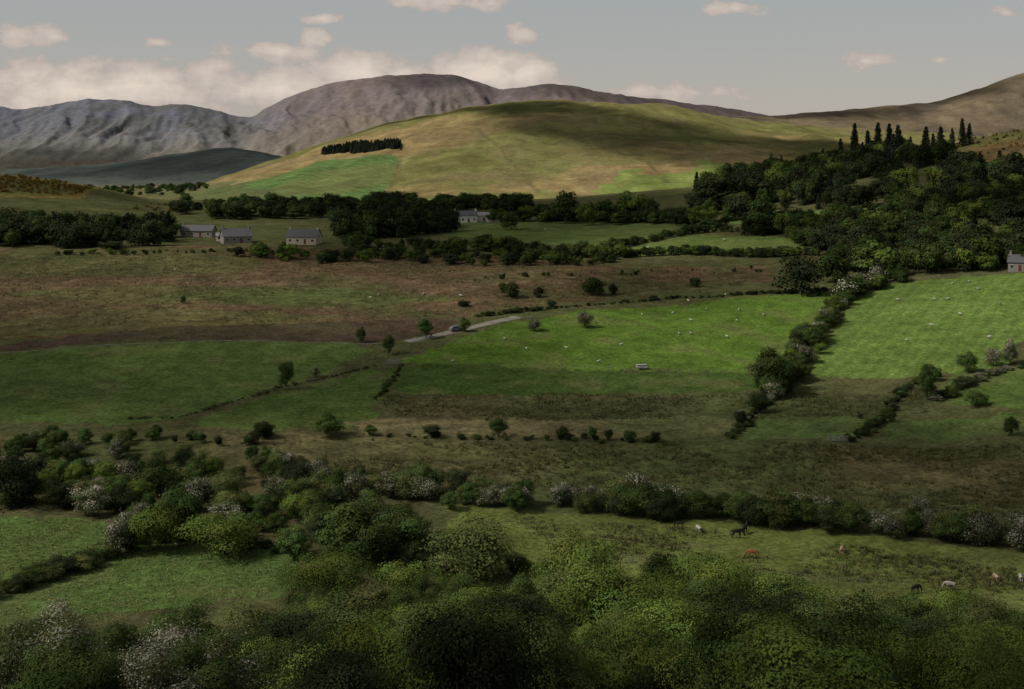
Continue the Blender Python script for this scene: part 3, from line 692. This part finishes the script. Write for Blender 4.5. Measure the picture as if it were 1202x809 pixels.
def gate(px, py, yaw):
    x, y = G(px, py); e = empty("field_gate"); e.location = (x, y, gz(x, y)); e.rotation_euler = (0, 0, yaw)
    for i in range(6): box("bar_%d" % (i+1), (0, 0, .2+.2*i), (3.4, .05, .06), M_metal, e)
    for i, xx in enumerate((-1.75, 0, 1.75)): box("upright_%d" % (i+1), (xx, .06, .65), (.07, .06, 1.25), M_metal, e)
    for s in (-1, 1): box("post_%d" % (s+2), (s*1.95, 0, .6), (.18, .18, 1.5), M_wood, e)
gate(461, 428, .2); gate(985, 519, 0.1)
def car(px, py, yaw, paint):
    x, y = G(px, py); e = empty("parked_car"); e.location = (x, y, gz(x, y)+.12); e.rotation_euler = (0, 0, yaw)
    prof = [(-2.1,.35),(-2.1,.8),(-1.95,.95),(-1.3,1.42),(.1,1.46),(.85,.98),(1.9,.85),(2.1,.65),(2.1,.35)]
    V = []; n = len(prof)
    for s in (-1, 1):
        for a_, b_ in prof: V.append((a_, s*(.85 if b_ < 1 else .68), b_))
    me = bpy.data.meshes.new("body"); me.from_pydata(V, [], [tuple(range(n)), tuple(range(2*n-1, n-1, -1))]+[(i, i+n, (i+1) % n+n, (i+1) % n) for i in range(n)]); me.materials.append(paint); add("body", me, e)
    box("side_window_left", (-.55, -.76, 1.18), (1.5, .06, .3), M_glass, e); box("side_window_right", (-.55, .76, 1.18), (1.5, .06, .3), M_glass, e); box("windscreen", (.52, 0, 1.24), (.12, 1.2, .3), M_glass, e)
    i = 0
    for sx in (-1.3, 1.3):
        for s in (-1, 1): i += 1; lathe("wheel_%d" % i, wheelp, (sx, s*.8, .34), (math.pi/2, 0, 0), M_rub, e)
car(536, 389, .5, simple_mat("car_paint", (.14, .15, .17), .4, 1, .02))

# ------------------------------------------------------------------ light
SUN_EL, SUN_AZ = math.radians(43), math.radians(-112)
ts = Vector((math.sin(SUN_AZ)*math.cos(SUN_EL), math.cos(SUN_AZ)*math.cos(SUN_EL), math.sin(SUN_EL)))
sl = bpy.data.lights.new("sun", 'SUN'); sl.energy = 5.0; sl.angle = math.radians(.5); sl.color = (1, .91, .78)
so = bpy.data.objects.new("sun", sl); COL.objects.link(so); so.rotation_euler = ts.to_track_quat('Z', 'Y').to_euler(); so.location = (-500, -200, 500)
def shadow_cloud_mat():
    m, nt, out = node_mat("shadow_cloud_sheet")  # thin translucent sheet whose opacity shades the ground below
    a = nt.nodes.new("ShaderNodeAttribute"); a.attribute_name = "Col"
    tr = nt.nodes.new("ShaderNodeBsdfTransparent"); tl = nt.nodes.new("ShaderNodeBsdfTranslucent"); tl.inputs[0].default_value = (.7, .7, .72, 1)
    mx = nt.nodes.new("ShaderNodeMixShader")
    nt.links.new(a.outputs["Fac"], mx.inputs[0]); nt.links.new(tr.outputs[0], mx.inputs[1]); nt.links.new(tl.outputs[0], mx.inputs[2]); nt.links.new(mx.outputs[0], out.inputs[0])
    return m
M_shadow_cloud = shadow_cloud_mat()
def shadow_cloud(alt, blobs, dens, step=40, soft=.5, nlo=.85, nscale=260):  # unseen sheet added above the frame, shaped to cast cloud shadows
    pts = []
    for cx_, cy_, rx, ry_ in blobs:
        z = gz(cx_, cy_); t = (alt-z)/ts.z; pts.append((cx_+ts.x*t, cy_+ts.y*t, rx, ry_))
    x0 = min(p[0]-p[2] for p in pts); x1 = max(p[0]+p[2] for p in pts); y0 = min(p[1]-p[3] for p in pts); y1 = max(p[1]+p[3] for p in pts)
    gx = np.arange(x0, x1+step, step); gy = np.arange(y0, y1+step, step); A, B = np.meshgrid(gx, gy); A = A.ravel(); B = B.ravel()
    wob = (fbm(A/nscale, B/nscale, 7, 4)-.5)*.7
    al = np.zeros(len(A))
    for cx_, cy_, rx, ry_ in pts:
        d = np.sqrt(((A-cx_)/rx)**2+((B-cy_)/ry_)**2)+wob
        al = np.maximum(al, 1-sstep(1-soft, 1, d))
    al = al*(nlo+(1-nlo)*sstep(.38, .6, fbm(A/110, B/110, 19, 3)))
    ii = np.arange(len(A)).reshape(len(gy), len(gx))
    Fc = np.stack([ii[:-1, :-1], ii[:-1, 1:], ii[1:, 1:], ii[1:, :-1]], -1).reshape(-1, 4)
    Fc = Fc[al[Fc].max(1) > 0]
    zz = alt+(fbm(A/200, B/200, 17, 3)-.5)*60
    c = np.repeat((al*dens)[:, None], 3, 1)
    add("shadow_cloud", new_mesh("shadow_cloud", np.stack([A, B, zz], 1), Fc, [M_shadow_cloud], c, smooth=True))
def gb(px, py, rx, ry_, ymin=25):
    x, y = G(px, py, ymin); return (x, y, rx, ry_)
shadow_cloud(900, [(0, 350, 900, 850), (250, 700, 560, 560), (-250, 650, 420, 420)], .88, 25, .3, .5)
shadow_cloud(1100, [gb(640, 128, 150, 230, 1200), gb(720, 150, 200, 260, 1200), gb(800, 168, 240, 300, 1200), gb(880, 172, 260, 300, 1200), gb(950, 180, 260, 300, 1200)], .97, 25, .4)
shadow_cloud(1100, [gb(500, 137, 220, 40, 1200), gb(580, 127, 180, 60, 1200)], .9, 15, .5)
shadow_cloud(1700, [gb(230, 185, 700, 500, 3300), gb(60, 190, 500, 500, 3300), gb(1130, 110, 300, 350, 3300), gb(980, 135, 300, 300, 3300)], .85, 50, .6)
shadow_cloud(2300, [gb(60, 120, 1000, 330, 5500), gb(500, 92, 420, 260, 5500), gb(760, 118, 900, 400, 5500)], .7, 70, .6)

# ------------------------------------------------------------------ sky
w = bpy.data.worlds.new("sky"); scene.world = w; w.use_nodes = True
nt = w.node_tree; nt.nodes.clear(); N = nt.nodes.new; Lk = nt.links.new
out = N("ShaderNodeOutputWorld"); bg = N("ShaderNodeBackground"); bg.inputs[1].default_value = .1
sky = N("ShaderNodeTexSky"); sky.sky_type = 'NISHITA'; sky.sun_disc = False; sky.sun_elevation = SUN_EL; sky.sun_rotation = SUN_AZ
tc = N("ShaderNodeTexCoord"); sx = N("ShaderNodeSeparateXYZ"); Lk(tc.outputs["Generated"], sx.inputs[0])
def math_(op, a, b=None, clamp=False):
    n = N("ShaderNodeMath"); n.operation = op; n.use_clamp = clamp
    for i, v in enumerate((a, b)):
        if v is None: continue
        if isinstance(v, (int, float)): n.inputs[i].default_value = v
        else: Lk(v, n.inputs[i])
    return n.outputs[0]
ysafe = math_('MAXIMUM', sx.outputs[1], .05)
u = math_('DIVIDE', sx.outputs[0], ysafe); v = math_('DIVIDE', sx.outputs[2], ysafe)
cb = N("ShaderNodeCombineXYZ"); Lk(u, cb.inputs[0]); Lk(v, cb.inputs[1])
nz = N("ShaderNodeTexNoise"); nz.inputs["Scale"].default_value = 40; nz.inputs["Detail"].default_value = 9; nz.inputs["Roughness"].default_value = .6
mp = N("ShaderNodeMapping"); mp.inputs["Scale"].default_value = (1, 1.6, 1); Lk(cb.outputs[0], mp.inputs[0]); Lk(mp.outputs[0], nz.inputs["Vector"])
CL = [(530,3,85,12,1.1),(863,10,40,11,1.1),(1020,72,36,14,1.1),(1105,70,18,7,.9),(1182,15,24,9,1),(38,86,44,24,1.5),(20,44,60,18,1.2),(66,42,26,14,1.1),(185,50,18,8,1),(330,60,85,16,1.1),(366,48,28,16,1.2),(608,42,22,16,1.3),
 (420,84,75,28,1.8),(470,90,60,24,1.5),(565,84,80,34,2.0),(620,86,42,28,1.9),(110,108,230,40,1.6),(330,104,130,28,1.6),(500,104,190,28,1.6),(170,90,140,28,1.2),(378,22,32,7,.8),(790,108,120,14,.8)]
dens = None
for cx_, cy_, rx, ry_, st in CL:
    s = N("ShaderNodeVectorMath"); s.operation = 'SUBTRACT'; s.inputs[1].default_value = ((cx_-CX)/F, (HR-cy_)/F, 0); Lk(cb.outputs[0], s.inputs[0])
    m = N("ShaderNodeVectorMath"); m.operation = 'MULTIPLY'; m.inputs[1].default_value = (F/rx, F/ry_, 0); Lk(s.outputs[0], m.inputs[0])
    l = N("ShaderNodeVectorMath"); l.operation = 'LENGTH'; Lk(m.outputs[0], l.inputs[0])
    k = math_('MULTIPLY', math_('SUBTRACT', 1.0, l.outputs["Value"]), st)
    dens = k if dens is None else math_('MAXIMUM', dens, k)
ns = math_('MULTIPLY', math_('SUBTRACT', nz.outputs["Fac"], .5), 3.0)
dd = math_('ADD', dens, ns)
mr = N("ShaderNodeMapRange"); mr.interpolation_type = 'SMOOTHSTEP'; mr.inputs[1].default_value = .05; mr.inputs[2].default_value = .5; Lk(dd, mr.inputs[0])
gt = N("ShaderNodeMapRange"); gt.interpolation_type = 'SMOOTHSTEP'; gt.inputs[1].default_value = -.4; gt.inputs[2].default_value = .15; Lk(dens, gt.inputs[0])
mask = math_('MULTIPLY', mr.outputs[0], gt.outputs[0])
vr = N("ShaderNodeMapRange"); vr.interpolation_type = 'SMOOTHSTEP'; vr.inputs[1].default_value = .02; vr.inputs[2].default_value = .12; Lk(sx.outputs[2], vr.inputs[0])
veil = N("ShaderNodeMix"); veil.data_type = 'RGBA'; veil.inputs[6].default_value = (4.5, 4.0, 3.6, 1); veil.inputs[7].default_value = (3.7, 3.8, 3.7, 1); Lk(vr.outputs[0], veil.inputs[0])
hr = N("ShaderNodeMapRange"); hr.interpolation_type = 'SMOOTHSTEP'; hr.inputs[1].default_value = .16; hr.inputs[2].default_value = .5; Lk(sx.outputs[2], hr.inputs[0])
veil2 = N("ShaderNodeMix"); veil2.data_type = 'RGBA'; veil2.inputs[7].default_value = (1.75, 1.7, 1.62, 1); Lk(hr.outputs[0], veil2.inputs[0]); Lk(veil.outputs[2], veil2.inputs[6])
m1 = N("ShaderNodeMix"); m1.data_type = 'RGBA'; m1.inputs[0].default_value = .86; Lk(sky.outputs[0], m1.inputs[6]); Lk(veil2.outputs[2], m1.inputs[7])
cc = N("ShaderNodeMix"); cc.data_type = 'RGBA'; cc.inputs[6].default_value = (4.6, 4.0, 3.6, 1); cc.inputs[7].default_value = (7.8, 6.7, 5.8, 1)
cm = N("ShaderNodeMapRange"); cm.inputs[1].default_value = .2; cm.inputs[2].default_value = 1.7; Lk(dd, cm.inputs[0]); Lk(cm.outputs[0], cc.inputs[0])
m2 = N("ShaderNodeMix"); m2.data_type = 'RGBA'; Lk(math_('MULTIPLY', mask, .92), m2.inputs[0]); Lk(m1.outputs[2], m2.inputs[6]); Lk(cc.outputs[2], m2.inputs[7])
Lk(m2.outputs[2], bg.inputs[0]); Lk(bg.outputs[0], out.inputs[0])

# ------------------------------------------------------------------ camera
cd = bpy.data.cameras.new("camera"); cam = bpy.data.objects.new("camera", cd); COL.objects.link(cam)
cam.location = (0, 0, 0); cam.rotation_euler = (math.radians(90), 0, 0)
cd.sensor_width = 36; cd.lens = 36*F/1202; cd.shift_y = -(404.5-HR)/1202; cd.clip_start = .5; cd.clip_end = 40000
scene.camera = cam
scene.view_settings.view_transform = 'Standard'; scene.view_settings.look = 'None'; scene.view_settings.exposure = 0
